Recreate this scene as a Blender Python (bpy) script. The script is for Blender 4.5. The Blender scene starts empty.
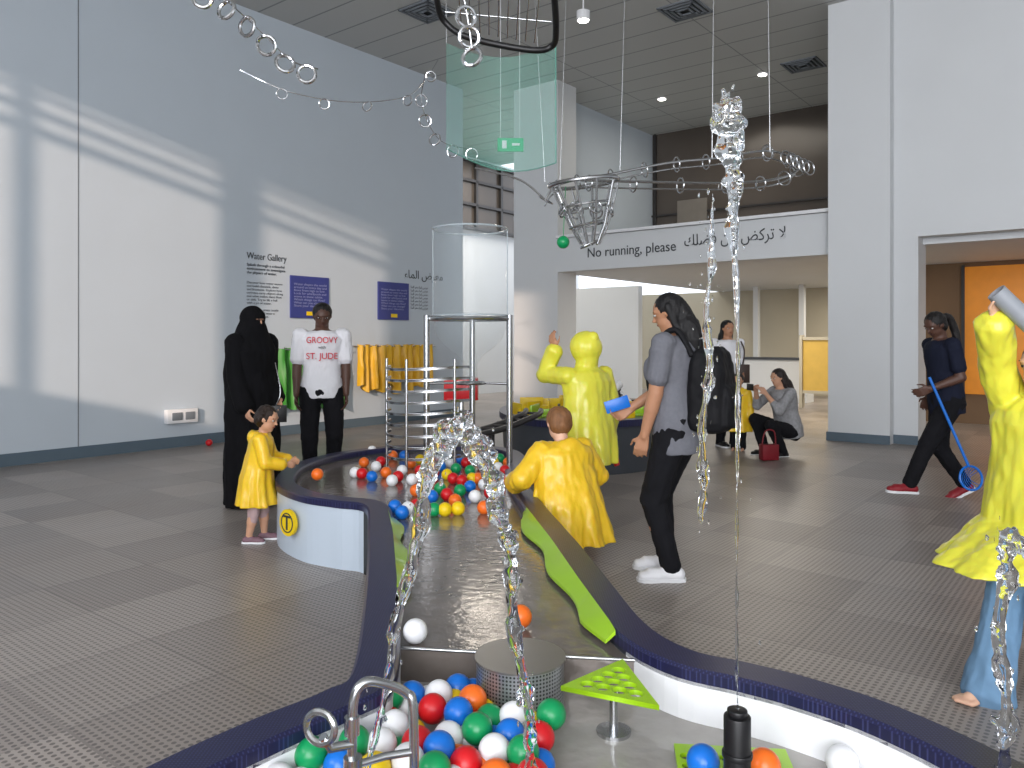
import bpy, bmesh, math, random
from mathutils import Vector, Matrix, noise
random.seed(7)
Z=Vector((0,0,1)); V=Vector
E1=V((.62,.784,0)).normalized(); E2=V((.784,-.62,0)).normalized()
def R(a,b,z): return E1*a+E2*b+Z*z
sc=bpy.context.scene
# ------------------------------------------------------------------ materials
def lin(c): return tuple(((v/255)/12.92 if v/255<=.04045 else ((v/255+.055)/1.055)**2.4) for v in c)+(1,)
class NT:
    def __init__(s,m): s.t=m.node_tree; s.p=s.t.nodes['Principled BSDF']
    def n(s,k,**a):
        q=s.t.nodes.new(k)
        for i,v in a.items(): setattr(q,i,v)
        return q
    def l(s,a,b): s.t.links.new(a,b)
    def setin(s,i,v):
        if isinstance(v,bpy.types.NodeSocket): s.l(v,i)
        else: i.default_value=v
    def m(s,op,a,b=0,c=None):
        q=s.n('ShaderNodeMath',operation=op); s.setin(q.inputs[0],a); s.setin(q.inputs[1],b)
        if c is not None: s.setin(q.inputs[2],c)
        return q.outputs[0]
    def mix(s,f,a,b):
        q=s.n('ShaderNodeMix',data_type='RGBA'); s.setin(q.inputs[0],f); s.setin(q.inputs[6],a); s.setin(q.inputs[7],b); return q.outputs[2]
    def pos(s): return s.n('ShaderNodeTexCoord').outputs['Object']
    def dot(s,v,w):
        q=s.n('ShaderNodeVectorMath',operation='DOT_PRODUCT'); s.l(v,q.inputs[0]); q.inputs[1].default_value=w; return q.outputs['Value']
    def noise(s,scale,detail=3,stretch=None):
        q=s.n('ShaderNodeTexNoise'); q.inputs['Scale'].default_value=scale; q.inputs['Detail'].default_value=detail
        if stretch:
            mp=s.n('ShaderNodeMapping'); mp.inputs['Scale'].default_value=stretch; s.l(s.pos(),mp.inputs[0]); s.l(mp.outputs[0],q.inputs['Vector'])
        else: s.l(s.pos(),q.inputs['Vector'])
        return q.outputs[0]
    def bump(s,h,strength,dist=.01):
        q=s.n('ShaderNodeBump'); q.inputs['Strength'].default_value=strength; q.inputs['Distance'].default_value=dist
        s.l(h,q.inputs['Height']); s.l(q.outputs[0],s.p.inputs['Normal'])
MC={}
def M(name,c,r=.5,met=0,tr=0,ior=1.45,var=.08,vs=6,bump=0,bs=60,alpha=1,coat=0,sss=0,em=0,stretch=None,bst=None,sscale=.01,spec=.5):
    if name in MC: return MC[name]
    m=bpy.data.materials.new(name); m.use_nodes=True; t=NT(m); p=t.p
    c=lin(c); d=tuple(x*(1-var*2) for x in c[:3])+(1,); e=tuple(min(1,x*(1+var)) for x in c[:3])+(1,)
    if tr>0: p.inputs['Base Color'].default_value=c
    else:
        f=t.noise(vs,3,stretch); t.l(t.mix(f,d,e),p.inputs['Base Color'])
    p.inputs['Roughness'].default_value=r; p.inputs['Metallic'].default_value=met; p.inputs['Specular IOR Level'].default_value=spec
    p.inputs['Transmission Weight'].default_value=tr; p.inputs['IOR'].default_value=ior
    p.inputs['Alpha'].default_value=alpha; p.inputs['Coat Weight'].default_value=coat
    if sss:
        p.inputs['Subsurface Weight'].default_value=sss; p.inputs['Subsurface Scale'].default_value=sscale
    if em:
        p.inputs['Emission Color'].default_value=c; p.inputs['Emission Strength'].default_value=em
    if bump: t.bump(t.noise(bs,3,bst),bump)
    MC[name]=m; return m
# ------------------------------------------------------------------ mesh builder
class MB:
    def __init__(s): s.v=[]; s.f=[]; s.m=[]
    def add(s,vs,fs,mi=0):
        o=len(s.v); s.v+= [tuple(v) for v in vs]; s.f+=[[i+o for i in f] for f in fs]; s.m+=[mi]*len(fs)
    def loft(s,rings,mi=0,cap=True,closed=True):
        n=len(rings[0]); vs=[p for r in rings for p in r]; fs=[]
        for k in range(len(rings)-1):
            for i in range(n if closed else n-1):
                j=(i+1)%n; fs.append([k*n+i,k*n+j,(k+1)*n+j,(k+1)*n+i])
        if cap: fs.append(list(range(n))[::-1]); fs.append([(len(rings)-1)*n+i for i in range(n)])
        s.add(vs,fs,mi)
    def ring(s,c,ax,ay,rx,ry,n=16,ph=0): return [c+ax*(rx*math.cos(2*math.pi*i/n+ph))+ay*(ry*math.sin(2*math.pi*i/n+ph)) for i in range(n)]
    def cap(s,A,B,ra,rb,mi=0,n=12,fl=None,fk=1.0):
        A=V(A);B=V(B); d=B-A
        if d.length<1e-6: d=Z*1e-4
        d.normalize(); 
        if fl is None: x=d.orthogonal().normalized()
        else:
            x=V(fl)-d*d.dot(V(fl)); x=x.normalized() if x.length>1e-5 else d.orthogonal().normalized()
        y=d.cross(x); rs=[]
        for a in (-80,-50,-20): 
            a=math.radians(a); rs.append(s.ring(A+d*(ra*math.sin(a)),x,y,ra*math.cos(a)*fk,ra*math.cos(a),n))
        for a in (20,50,80):
            a=math.radians(a); rs.append(s.ring(B+d*(rb*math.sin(a)),x,y,rb*math.cos(a)*fk,rb*math.cos(a),n))
        s.loft(rs,mi)
    def cyl(s,A,B,r,mi=0,n=20,r2=None):
        A=V(A);B=V(B);d=(B-A).normalized();x=d.orthogonal().normalized();y=d.cross(x)
        s.loft([s.ring(A,x,y,r,r,n),s.ring(B,x,y,r2 or r,r2 or r,n)],mi)
    def tube(s,pts,rad,mi=0,n=10,closed=False):
        pts=[V(p) for p in pts]; N=len(pts); rs=[]; x=None
        for i in range(N):
            d=(pts[min(i+1,N-1)]-pts[max(i-1,0)]).normalized() if not closed else (pts[(i+1)%N]-pts[i-1]).normalized()
            if x is None: x=d.orthogonal().normalized()
            else: x=(x-d*d.dot(x)).normalized()
            r=rad[i] if isinstance(rad,(list,tuple)) else rad
            rs.append(s.ring(pts[i],x,d.cross(x),r,r,n))
        if closed: rs.append(rs[0])
        s.loft(rs,mi,cap=not closed)
    def ell(s,c,r,fr=None,mi=0,nu=20,nv=12):
        c=V(c); fx,fy,fz=fr or (V((1,0,0)),V((0,1,0)),Z)
        rs=[]
        for k in range(nv+1):
            a=-math.pi/2+math.pi*k/nv; ca=max(math.cos(a),.02)
            rs.append([c+fx*(r[0]*ca*math.cos(2*math.pi*i/nu))+fy*(r[1]*ca*math.sin(2*math.pi*i/nu))+fz*(r[2]*math.sin(a)) for i in range(nu)])
        s.loft(rs,mi)
    def ball(s,c,r,mi=0,nu=20,nv=12): s.ell(c,(r,r,r),None,mi,nu,nv)
    def box(s,c,sz,ang=0,mi=0,fr=None):
        c=V(c); 
        if fr: X,Y,W=fr
        else: X=V((math.cos(ang),math.sin(ang),0)); Y=V((-math.sin(ang),math.cos(ang),0)); W=Z
        vs=[c+X*(i*sz[0]/2)+Y*(j*sz[1]/2)+W*(k*sz[2]/2) for k in(-1,1) for j in(-1,1) for i in(-1,1)]
        s.add(vs,[[0,2,3,1],[4,5,7,6],[0,1,5,4],[2,6,7,3],[0,4,6,2],[1,3,7,5]],mi)
    def rb(s,a0,a1,b0,b1,z0,z1,mi=0):
        s.box(R((a0+a1)/2,(b0+b1)/2,(z0+z1)/2),(abs(a1-a0),abs(b1-b0),z1-z0),0,mi,fr=(E1,E2,Z))
    def torus(s,c,nrm,Rr,r,mi=0,N=28,n=8):
        nrm=V(nrm).normalized(); x=nrm.orthogonal().normalized(); y=nrm.cross(x)
        s.tube([V(c)+x*(Rr*math.cos(2*math.pi*i/N))+y*(Rr*math.sin(2*math.pi*i/N)) for i in range(N)],r,mi,n,closed=True)
    def build(s,name,mats,parent=None,smooth=True,bevel=0,voxel=0,sm=0,disp=0,ds=(12,12,4)):
        me=bpy.data.meshes.new(name); me.from_pydata([tuple(v) for v in s.v],[],s.f)
        for m in (mats if isinstance(mats,(list,tuple)) else [mats]): me.materials.append(m)
        for p,i in zip(me.polygons,s.m): p.material_index=i
        bm=bmesh.new(); bm.from_mesh(me); bmesh.ops.recalc_face_normals(bm,faces=bm.faces); bm.to_mesh(me); bm.free()
        ob=bpy.data.objects.new(name,me); sc.collection.objects.link(ob)
        if voxel or bevel:
            if voxel:
                q=ob.modifiers.new('r','REMESH'); q.mode='VOXEL'; q.voxel_size=voxel; q.use_smooth_shade=True
                if sm: q=ob.modifiers.new('s','SMOOTH'); q.iterations=sm; q.factor=.5
            if bevel:
                q=ob.modifiers.new('b','BEVEL'); q.width=bevel; q.segments=2; q.limit_method='ANGLE'
            dg=bpy.context.evaluated_depsgraph_get(); m2=bpy.data.meshes.new_from_object(ob.evaluated_get(dg))
            ob.modifiers.clear(); ob.data=m2; me=m2; me.name=name
            if voxel:
                me.materials.clear(); me.materials.append(mats if not isinstance(mats,(list,tuple)) else mats[0])
                for p in me.polygons: p.material_index=0
        if disp:
            nr=[v.normal.copy() for v in me.vertices]
            for v,nn in zip(me.vertices,nr):
                p=V((v.co.x*ds[0],v.co.y*ds[1],v.co.z*ds[2]))
                v.co+=nn*(disp*(noise.noise(p)+.5*noise.noise(p*2.3)))
        if smooth:
            for p in me.polygons: p.use_smooth=True
            if not voxel:
                try: me.set_sharp_from_angle(angle=math.radians(40))
                except Exception: pass
        if parent: ob.parent=parent
        return ob
def empty(name):
    e=bpy.data.objects.new(name,None); sc.collection.objects.link(e); e.empty_display_size=.1; return e
def crom(P,n=8,closed=True):
    out=[];N=len(P)
    for i in range(N if closed else N-1):
        g=lambda k:V(P[k%N]) if closed else V(P[max(0,min(N-1,k))])
        p0,p1,p2,p3=g(i-1),g(i),g(i+1),g(i+2)
        for j in range(n):
            t=j/n; out.append(.5*((2*p1)+(p2-p0)*t+(2*p0-5*p1+4*p2-p3)*t*t+(3*p1-p0-3*p2+p3)*t**3))
    if not closed: out.append(V(P[-1]))
    return out
def text(name,body,size,o,right,up,mat,parent=None,thick=.002,align='LEFT',warp=None,space=1.0,width=None):
    cu=bpy.data.curves.new(name,'FONT'); cu.body=body; cu.size=size; cu.extrude=thick; cu.align_x=align; cu.space_line=space
    ob=bpy.data.objects.new(name,cu); sc.collection.objects.link(ob)
    right=V(right).normalized(); up=V(up).normalized(); nrm=right.cross(up)
    mt=Matrix((right,up,nrm)).transposed().to_4x4(); mt.translation=V(o)
    dg=bpy.context.evaluated_depsgraph_get(); me=bpy.data.meshes.new_from_object(ob.evaluated_get(dg))
    bpy.data.objects.remove(ob)
    if width:
        xs=[v.co.x for v in me.vertices]; k=width/(max(xs)-min(xs)); 
        for v in me.vertices: v.co.x*=k
    if warp:
        for v in me.vertices: v.co=warp(v.co)
    me.transform(mt); me.materials.clear(); me.materials.append(mat)
    ob=bpy.data.objects.new(name,me); sc.collection.objects.link(ob)
    if parent: ob.parent=parent
    return ob
def plate(name,outer,holes,z,th,mat,parent=None):
    cu=bpy.data.curves.new(name,'CURVE'); cu.dimensions='2D'; cu.fill_mode='BOTH'; cu.extrude=th/2
    def sp(pts):
        s=cu.splines.new('POLY'); s.points.add(len(pts)-1); s.use_cyclic_u=True
        for q,p in zip(s.points,pts): q.co=(p[0],p[1],0,1)
    sp(outer)
    for h in holes: sp([(h[0]+h[2]*math.cos(k*math.pi/9),h[1]+h[2]*math.sin(k*math.pi/9)) for k in range(18)])
    ob=bpy.data.objects.new(name,cu); sc.collection.objects.link(ob)
    dg=bpy.context.evaluated_depsgraph_get(); me=bpy.data.meshes.new_from_object(ob.evaluated_get(dg)); bpy.data.objects.remove(ob)
    me.transform(Matrix.Translation((0,0,z))); me.materials.clear(); me.materials.append(mat)
    ob=bpy.data.objects.new(name,me); sc.collection.objects.link(ob)
    if parent: ob.parent=parent
    return ob
# ------------------------------------------------------------------ materials list
m_wall=M('painted_wall',(190,200,209),.6,var=.02,vs=1.5,bump=.05,bs=80)
m_wall2=M('painted_wall_white',(212,215,217),.6,var=.02,vs=1.5)
m_base=M('baseboard_bluegrey',(88,104,116),.5,var=.05)
m_beige=M('beige_wall',(186,178,158),.7,var=.04,vs=1)
m_brown=M('brown_wall',(120,94,68),.7,var=.1,vs=1)
m_dkglass=M('dark_glazing',(84,77,71),.22,var=.25,vs=.5)
m_frame=M('dark_frame',(48,46,46),.4)
m_steel=M('brushed_steel',(190,192,194),.25,1,var=.05)
m_chrome=M('chrome',(215,217,220),.08,1,var=.02)
m_black=M('black_plastic',(18,18,20),.4,var=.1)
m_lime=M('lime_plastic',(156,202,28),.35,var=.05,coat=.3)
m_yel=M('yellow_plastic',(235,200,20),.4,var=.05)
m_red=M('red_plastic',(205,26,34),.35,var=.05)
m_wht=M('white_plastic',(232,233,235),.3,var=.02)
m_blue=M('blue_plastic',(20,110,205),.3,var=.05)
m_grn=M('green_plastic',(15,145,85),.3,var=.05)
m_orn=M('orange_plastic',(240,112,36),.3,var=.05)
m_panel=M('panel_blue',(58,66,134),.4,var=.05)
m_txt=M('lettering',(52,56,60),.5)
m_txt2=M('lettering_grey',(120,126,132),.5)
m_water=M('water',(245,250,255),.02,0,1,1.33)
m_acr=M('clear_acrylic',(200,214,220),.06,alpha=.055,spec=.6,var=.02)
m_acre=M('clear_acrylic_edge',(196,208,214),.1,alpha=.55,var=.02)
# ceiling
def mk(name):
    m=bpy.data.materials.new(name); m.use_nodes=True; return m,NT(m)
m_ceil,t=mk('ceiling_planks')
P=t.pos(); a=t.dot(P,E1); b=t.dot(P,E2)
f=t.m('FRACT',t.m('MULTIPLY',a,1.7)); line=t.m('LESS_THAN',f,.05)
f2=t.m('FRACT',t.m('MULTIPLY',b,.4)); l2=t.m('LESS_THAN',f2,.008); line=t.m('MAXIMUM',line,l2)
t.l(t.mix(line,lin((180,181,178)),lin((130,132,132))),t.p.inputs['Base Color']); t.p.inputs['Roughness'].default_value=.5
# floor
m_floor,t=mk('perforated_rubber_floor')
P=t.pos(); a=t.dot(P,E1); b=t.dot(P,E2)
TS=1/.6
fa=t.m('FLOOR',t.m('MULTIPLY',a,TS)); fb=t.m('FLOOR',t.m('MULTIPLY',b,TS))
cv=t.n('ShaderNodeCombineXYZ'); t.l(fa,cv.inputs[0]); t.l(fb,cv.inputs[1])
wn=t.n('ShaderNodeTexWhiteNoise'); wn.noise_dimensions='2D'; t.l(cv.outputs[0],wn.inputs['Vector'])
base=t.mix(wn.outputs['Value'],lin((126,118,113)),lin((164,155,148)))
nz=t.noise(1.3,4); base=t.mix(t.m('MULTIPLY',nz,.5),base,lin((172,162,154)))
def cell(s,k,off=0): return t.m('SUBTRACT',t.m('FRACT',t.m('ADD',t.m('MULTIPLY',s,k),off)),.5)
ha=cell(a,34); hb=cell(b,34)
dd=t.m('SQRT',t.m('ADD',t.m('MULTIPLY',ha,ha),t.m('MULTIPLY',hb,hb)))
hole=t.m('LESS_THAN',dd,.31)
ea=t.m('LESS_THAN',t.m('FRACT',t.m('MULTIPLY',a,TS)),.02); eb=t.m('LESS_THAN',t.m('FRACT',t.m('MULTIPLY',b,TS)),.02)
edge=t.m('MAXIMUM',ea,eb)
col=t.mix(t.m('MULTIPLY',hole,.62),base,lin((54,50,50))); col=t.mix(t.m('MULTIPLY',edge,.35),col,lin((84,80,78)))
t.l(col,t.p.inputs['Base Color'])
t.l(t.m('ADD',t.m('MULTIPLY',nz,.25),.24),t.p.inputs['Roughness'])
t.bump(t.m('SUBTRACT',1,hole),.35,.004)
# rim
m_rim,t=mk('navy_rim'); P=t.pos(); sx=t.n('ShaderNodeSeparateXYZ'); t.l(P,sx.inputs[0])
x=t.m('SUBTRACT',t.m('FRACT',t.m('MULTIPLY',sx.outputs[0],110)),.5); y=t.m('SUBTRACT',t.m('FRACT',t.m('MULTIPLY',sx.outputs[1],110)),.5)
d=t.m('LESS_THAN',t.m('ADD',t.m('MULTIPLY',x,x),t.m('MULTIPLY',y,y)),.07)
t.l(t.mix(t.m('MULTIPLY',d,.5),lin((26,27,60)),lin((66,70,116))),t.p.inputs['Base Color']); t.p.inputs['Roughness'].default_value=.34
t.bump(d,.2,.002)
# perforated steel
m_perf,t=mk('perforated_steel'); P=t.pos(); sx=t.n('ShaderNodeSeparateXYZ'); t.l(P,sx.inputs[0])
ang=t.m('ARCTAN2',t.m('SUBTRACT',sx.outputs[1],2.4),t.m('SUBTRACT',sx.outputs[0],.025))
x=t.m('SUBTRACT',t.m('FRACT',t.m('MULTIPLY',ang,12)),.5); y=t.m('SUBTRACT',t.m('FRACT',t.m('MULTIPLY',sx.outputs[2],90)),.5)
d=t.m('LESS_THAN',t.m('ADD',t.m('MULTIPLY',x,x),t.m('MULTIPLY',y,y)),.09)
t.l(t.mix(d,lin((166,168,170)),lin((40,40,42))),t.p.inputs['Base Color']); t.p.inputs['Roughness'].default_value=.35; t.l(t.m('SUBTRACT',.8,t.m('MULTIPLY',d,.8)),t.p.inputs['Metallic'])
# wet steel floor
m_wet,t=mk('wet_steel_bed'); nz=t.noise(9,4); t.l(t.mix(nz,lin((98,90,85)),lin((144,135,128))),t.p.inputs['Base Color'])
t.p.inputs['Roughness'].default_value=.14; t.p.inputs['Metallic'].default_value=.3; t.bump(t.noise(22,2),.22,.008)
m_wetw,t=mk('wet_white_bed'); nz=t.noise(7,4); t.l(t.mix(nz,lin((132,128,124)),lin((184,180,176))),t.p.inputs['Base Color'])
t.p.inputs['Roughness'].default_value=.1; t.bump(t.noise(18,2),.3,.01)
m_side=M('table_side_panel',(190,202,214),.3,var=.03,vs=2)
m_grey=M('charcoal_cabinet',(66,70,76),.45)
# ------------------------------------------------------------------ room
H=6.08
b_=MB(); b_.rb(-5,22,-15,9,-.2,0); b_.build('floor',m_floor,smooth=False)
b_=MB(); b_.rb(-5.2,16.2,-15,8.2,H,H+.3); b_.build('ceiling',m_ceil,smooth=False)
b_=MB(); b_.rb(-5,10.85,-9.95,-9.75,0,H); b_.build('wall_left',m_wall,smooth=False)
b_=MB(); b_.rb(-5,10.85,-9.75,-9.73,0,.14); b_.build('baseboard_left',m_base,smooth=False)
b_=MB()
for aa in (4.05,): b_.rb(aa,aa+.012,-9.752,-9.746,.14,H)
b_.build('trim_1',m_txt2,smooth=False)
b_=MB()
b_.rb(11.5,12.1,-9.05,-8.05,0,H)            # pillar
b_.rb(11.5,11.8,-8.05,-3.3,2.62,3.22)       # header
b_.rb(11.3,12.2,-3.3,-2.5,0,H)              # column
b_.rb(11.5,12.0,-2.5,-2.2,0,H)
b_.rb(11.5,12.0,-2.2,1.6,2.78,H)
b_.rb(11.5,12.0,1.6,8.2,0,H)
b_.build('wall_back',m_wall2,smooth=False)
b_=MB(); b_.rb(11.44,11.5,-8.05,-3.3,3.22,3.27); b_.rb(11.44,11.82,-8.05,-3.3,3.22,3.25); b_.build('trim_2',m_wht,smooth=False)
b_=MB(); b_.rb(11.28,11.3,-3.3,-2.5,0,.12); b_.rb(11.28,12.2,-3.32,-3.3,0,.12); b_.rb(11.48,11.5,-2.5,-2.2,0,.12); b_.rb(11.48,11.5,-9.05,-8.05,0,.12); b_.build('baseboard_back',m_base,smooth=False)
b_=MB(); b_.rb(11.8,22,-8.7,8.2,2.7,3.1); b_.build('mezzanine_floor',m_wall2,smooth=False)
b_=MB(); b_.rb(12.1,16,-8.75,-8.55,3.1,H); b_.build('wall_mezzanine',m_wall,smooth=False)
b_=MB(); b_.rb(16,16.1,-8.6,8,3.1,H,0)
for k in range(3): b_.rb(15.94,16,-8.5+k*6.3,-8.44+k*6.3,3.1,H,1)
b_.rb(15.94,16,-8.6,8,4.2,4.24,1); b_.rb(15.93,16,-7.9,-7.2,3.6,4.5,2); b_.build('window_1',[m_dkglass,m_frame,M('lit_box_grey',(120,114,106),.6)],smooth=False)  # grey rectangle: small lit box behind the glass, its light painted as paler colour
b_=MB(); b_.rb(20,20.2,-15,8.2,0,2.7,0)
b_.build('wall_far',m_beige,smooth=False)
b_=MB(); b_.rb(8,20,-13.4,-13.2,0,H,0); b_.build('wall_corridor',m_wall2,smooth=False)
b_=MB(); b_.rb(9,20,-13.2,-13.1,4.2,5.95,0)
for k in range(10): b_.rb(9+k,9.08+k,-13.1,-13.02,4.2,5.95,1)
for zz in (4.2,4.8,5.4,5.9): b_.rb(9,20,-13.1,-13.02,zz,zz+.07,1)
b_.build('window_2',[m_dkglass,m_frame],smooth=False)
b_=MB(); b_.rb(-5,22,8,8.2,0,H); b_.build('wall_right',m_wall2,smooth=False)  # unseen wall, left solid and white to bounce light
# unseen facade behind the camera, openings and piers shaped to throw the sun patches
b_=MB()
b_.rb(-5.2,-5,-10,-.3,0,3.05); b_.rb(-5.2,-5,-10,-6.6,3.05,H); b_.rb(-5.06,-5,-4.56,-4.46,3.05,H); b_.rb(-5.2,-5,-3.19,-2.96,3.05,H)
b_.rb(-5.2,-5,-1.75,-.3,3.05,H); b_.rb(-5.2,-5,7.6,8.2,0,H); b_.rb(-5.2,-5,-.3,7.6,5.9,H)
b_.build('wall_front',m_wall2,smooth=False)
b_=MB()
for z0,z1 in ((5.60,5.69),(5.80,5.87),(5.98,6.03)): b_.rb(-5.2,-5.1,-6.6,-1.75,z0,z1)
for bb in (-.3,1.6,3.5,5.4,7.5): b_.rb(-5.15,-5.05,bb,bb+.08,0,5.9)
for zz in (0,2.4,4.2,5.8): b_.rb(-5.15,-5.05,-.3,7.6,zz,zz+.08)
b_.build('window_3',m_frame,smooth=False)
# things beyond the opening
b_=MB()
b_.rb(16.4,16.48,-5.3,-3.4,.35,1.4,0)
for bb in (-5.35,-4.4,-3.4): b_.rb(16.34,16.5,bb,bb+.06,0,1.5,1)
b_.rb(16.36,16.5,-5.35,-3.34,1.4,1.46,1); b_.rb(16.36,16.5,-5.35,-3.34,.3,.36,1)
b_.build('amber_display_screen',[M('amber_acrylic',(206,170,84),.3,em=.12),m_beige],smooth=False)
b_=MB(); b_.rb(16.5,16.7,-12,-9.2,0,2.7); b_.build('partition_wall',m_wall2,smooth=False)
b_=MB()
for bb in (-7.2,-6.1): b_.rb(18.6,18.75,bb,bb+.12,0,2.7,0)
b_.rb(17.6,18.1,-7.4,-5.6,0,.95,0); b_.rb(17.55,18.15,-7.45,-5.55,.95,1.0,1); b_.build('reception_counter',[m_wall2,m_grey],smooth=False)
b_=MB(); b_.rb(15.0,15.15,-2.9,2.4,0,2.7,0); b_.build('wall_inner',m_brown,smooth=False)
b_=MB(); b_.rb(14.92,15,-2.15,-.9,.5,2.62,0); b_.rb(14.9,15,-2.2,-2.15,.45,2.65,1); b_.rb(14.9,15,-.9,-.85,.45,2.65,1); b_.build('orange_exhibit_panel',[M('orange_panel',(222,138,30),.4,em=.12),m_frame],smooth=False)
# signs
text('no_running_sign','No running, please',.235,R(11.49,-7.42,2.84),E2,Z,m_txt,width=1.68)
text('no_running_sign_arabic','\ufeda\ufee0\ufec0\ufed3 \ufee6\ufee3 \ufebe\ufedb\ufeae\ufe97 \ufefb',.25,R(11.49,-5.58,2.90),E2,Z,m_txt,width=1.62)
LW=-9.745
e=empty('gallery_wall_text')
text('heading','Water Gallery',.135,R(6.3,LW,2.55),E1,Z,m_txt,e,width=.66)
text('intro','Splash through a colourful\nenvironment to investigate\nthe physics of water.',.055,R(6.3,LW,2.45),E1,Z,m_txt,e,width=.64)
text('body_copy','\n'.join(['Discover how water moves','and build channels, dams','and fountains. Explore how','currents carry objects along','and what makes them float','or sink. Try to lift a ball','with a jet of water.','','Please keep water inside','the tables and wear a','waterproof coat.']),.048,R(6.3,LW,2.2),E1,Z,m_txt2,e,width=.6)
text('heading_arabic','\ufe80\ufe8e\ufee4\ufedf\ufe8d \ufebd\ufeae\ufecc\ufee3',.2,R(9.35,LW,2.47),E1,Z,m_txt,e)
text('body_copy_arabic','\n'.join(['\ufe8e\ufee4\ufedf\ufe8d \ufeae\ufecc\ufee3 \ufe8e\ufee4\ufedf \ufebd\ufeae\ufecc']*7),.06,R(9.5,LW,2.3),E1,Z,m_txt2,e)
def panel(name,a0,a1,z0,z1):
    q=empty(name); c=MB(); c.rb(a0,a1,-9.75,-9.72,z0,z1,0); c.build('board',m_panel,q,smooth=False)
    text('copy','\n'.join(['Water shapes the world','around us every day and','flows from high to low.','Look for whirlpools and','waves in these tables.','Which things can float?','What can you change?','Share your discovery.']),.046,R(a0+.05,-9.715,z1-.14),E1,Z,M('lettering_pale',(150,156,198),.5),q,.001,width=a1-a0-.1)
    c=MB(); c.rb((a0+a1)/2-.07,(a0+a1)/2+.07,-9.72,-9.714,z0+.04,z0+.1,0); c.build('logo',m_yel,q,smooth=False)
panel('info_panel',7.02,7.72,1.73,2.36); panel('info_panel',8.74,9.43,1.74,2.37)
b_=MB(); b_.rb(5.1,5.52,-9.75,-9.66,.32,.5,0); b_.rb(5.16,5.3,-9.66,-9.645,.36,.46,1); b_.rb(5.34,5.47,-9.66,-9.645,.36,.46,1); b_.build('wall_socket_box',[m_wht,m_txt2],bevel=.008)
# coats on rack
def coats(name,a0,a1,zt,zl,mat,n):
    q=empty(name); c=MB(); c.tube([R(a0-.1,-9.6,zt),R(a1+.1,-9.6,zt)],.014,0)
    for k in range(4): aa=a0+(a1-a0)*k/3; c.tube([R(aa,-9.75,zt),R(aa,-9.6,zt)],.01,0)
    c.build('rail',m_steel,q)
    c=MB(); N=n*14; rings=[]
    for lev in range(11):
        tt=lev/10; ring=[]
        for side in (0,1):
            rng=range(N+1) if side==0 else range(N,-1,-1)
            for i in rng:
                s=i/N; aa=a0+(a1-a0)*s
                am=.025+.035*tt
                off=am*math.sin(s*n*2.6*math.pi+.8*math.sin(s*9))+.02*math.sin(s*n*5.1)
                zlow=zl+.07*math.sin(s*n*math.pi*1.3+1)+.04*math.sin(s*23)
                z=zt+.03-.02*abs(math.sin(s*n*math.pi))-(zt-zlow)*tt
                ring.append(R(aa,-9.6+off+(.02 if side==0 else -.02),z))
        rings.append(ring)
    c.loft(rings); c.build('coats',mat,q,disp=.02)
m_ry=M('raincoat_yellow',(238,196,42),.38,var=.07,vs=5,coat=.15,sss=.2,sscale=.03,bump=.5,bs=16,bst=(1,1,.5))
m_rl=M('raincoat_lemon',(222,218,70),.34,var=.07,vs=5,coat=.2,sss=.2,sscale=.03,bump=.5,bs=16,bst=(1,1,.5))
coats('hanging_yellow_raincoats',8.2,9.85,1.30,.58,M('raincoat_hung',(226,176,40),.45,var=.15,vs=5),8)
coats('hanging_green_raincoats',6.45,7.9,1.26,.4,M('raincoat_green',(62,140,50),.45),7)
# ceiling fittings
m_lamp=M('lamp_glow',(255,250,240),.3,em=12)
def downlight(x,y,hang=0):
    q=empty('ceiling_downlight'); c=MB(); zz=H-hang
    c.cyl((x,y,zz-.12 if hang else H-.02),(x,y,zz if hang else H+.01),.09,0,24); c.cyl((x,y,(zz-.13) if hang else H-.03),(x,y,(zz-.12) if hang else H-.02),.07,1,24)
    if hang: c.cyl((x,y,zz),(x,y,H),.01,0,8)
    c.build('housing',[m_wht,m_lamp],q)
downlight(.95,10.4,.3); downlight(4.4,13.7); downlight(2.9,15.1); downlight(-1,9)
def vent(x,y):
    c=MB()
    for k in range(4):
        s=.56-.13*k; zz=H-.01-.008*k
        for sx_,sy_ in ((1,0),(-1,0),(0,1),(0,-1)):
            ctr=V((x,y,zz))+E1*(s/2*sx_)+E2*(s/2*sy_)
            c.box(ctr,(.03 if sx_ else s+.03,s+.03 if sx_ else .03,.02),0,0,fr=(E1,E2,Z))
    c.box((x,y,H-.004),(.56,.56,.006),0,1,fr=(E1,E2,Z)); c.build('air_vent',[m_txt2,m_black],smooth=False)
vent(2.45,11.05); vent(-1.2,11.1); vent(4.95,13.25); vent(-2.5,9.5)
# ------------------------------------------------------------------ water table
RT=.42
OP=[(-1.0,1.5),(-.85,1.79),(-.67,2.03),(-.53,2.19),(-.48,2.36),(-.60,3.2),(-.74,4.0),(-.87,4.62),(-1.08,4.76),(-1.34,4.93),(-1.6,5.3),(-1.73,5.8),(-1.72,6.3),(-1.55,6.8),(-1.2,7.2),(-.75,7.35),(-.3,7.3),(.02,7.0),(.12,6.5),(.08,5.95),(.12,5.3),(.20,4.63),(.32,3.82),(.40,3.2),(.47,2.70),(.57,2.48),(.72,2.38),(.87,2.27),(1.04,2.09),(1.19,1.81),(1.3,1.45),(1.33,1.1),(1.18,.75),(.8,.5),(.2,.4),(-.5,.5),(-.9,.8),(-1.05,1.15)]
outer=[V((p.x,p.y,0)) for p in crom([(a_,b_2,0) for a_,b_2 in OP],6)]
def offs(L,w):
    N=len(L); o=[]
    for i in range(N):
        d=(L[(i+1)%N]-L[i-1]).normalized(); nn=V((d.y,-d.x,0)); o.append(L[i]+nn*w)
    return o
inner=offs(outer,.135)
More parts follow.
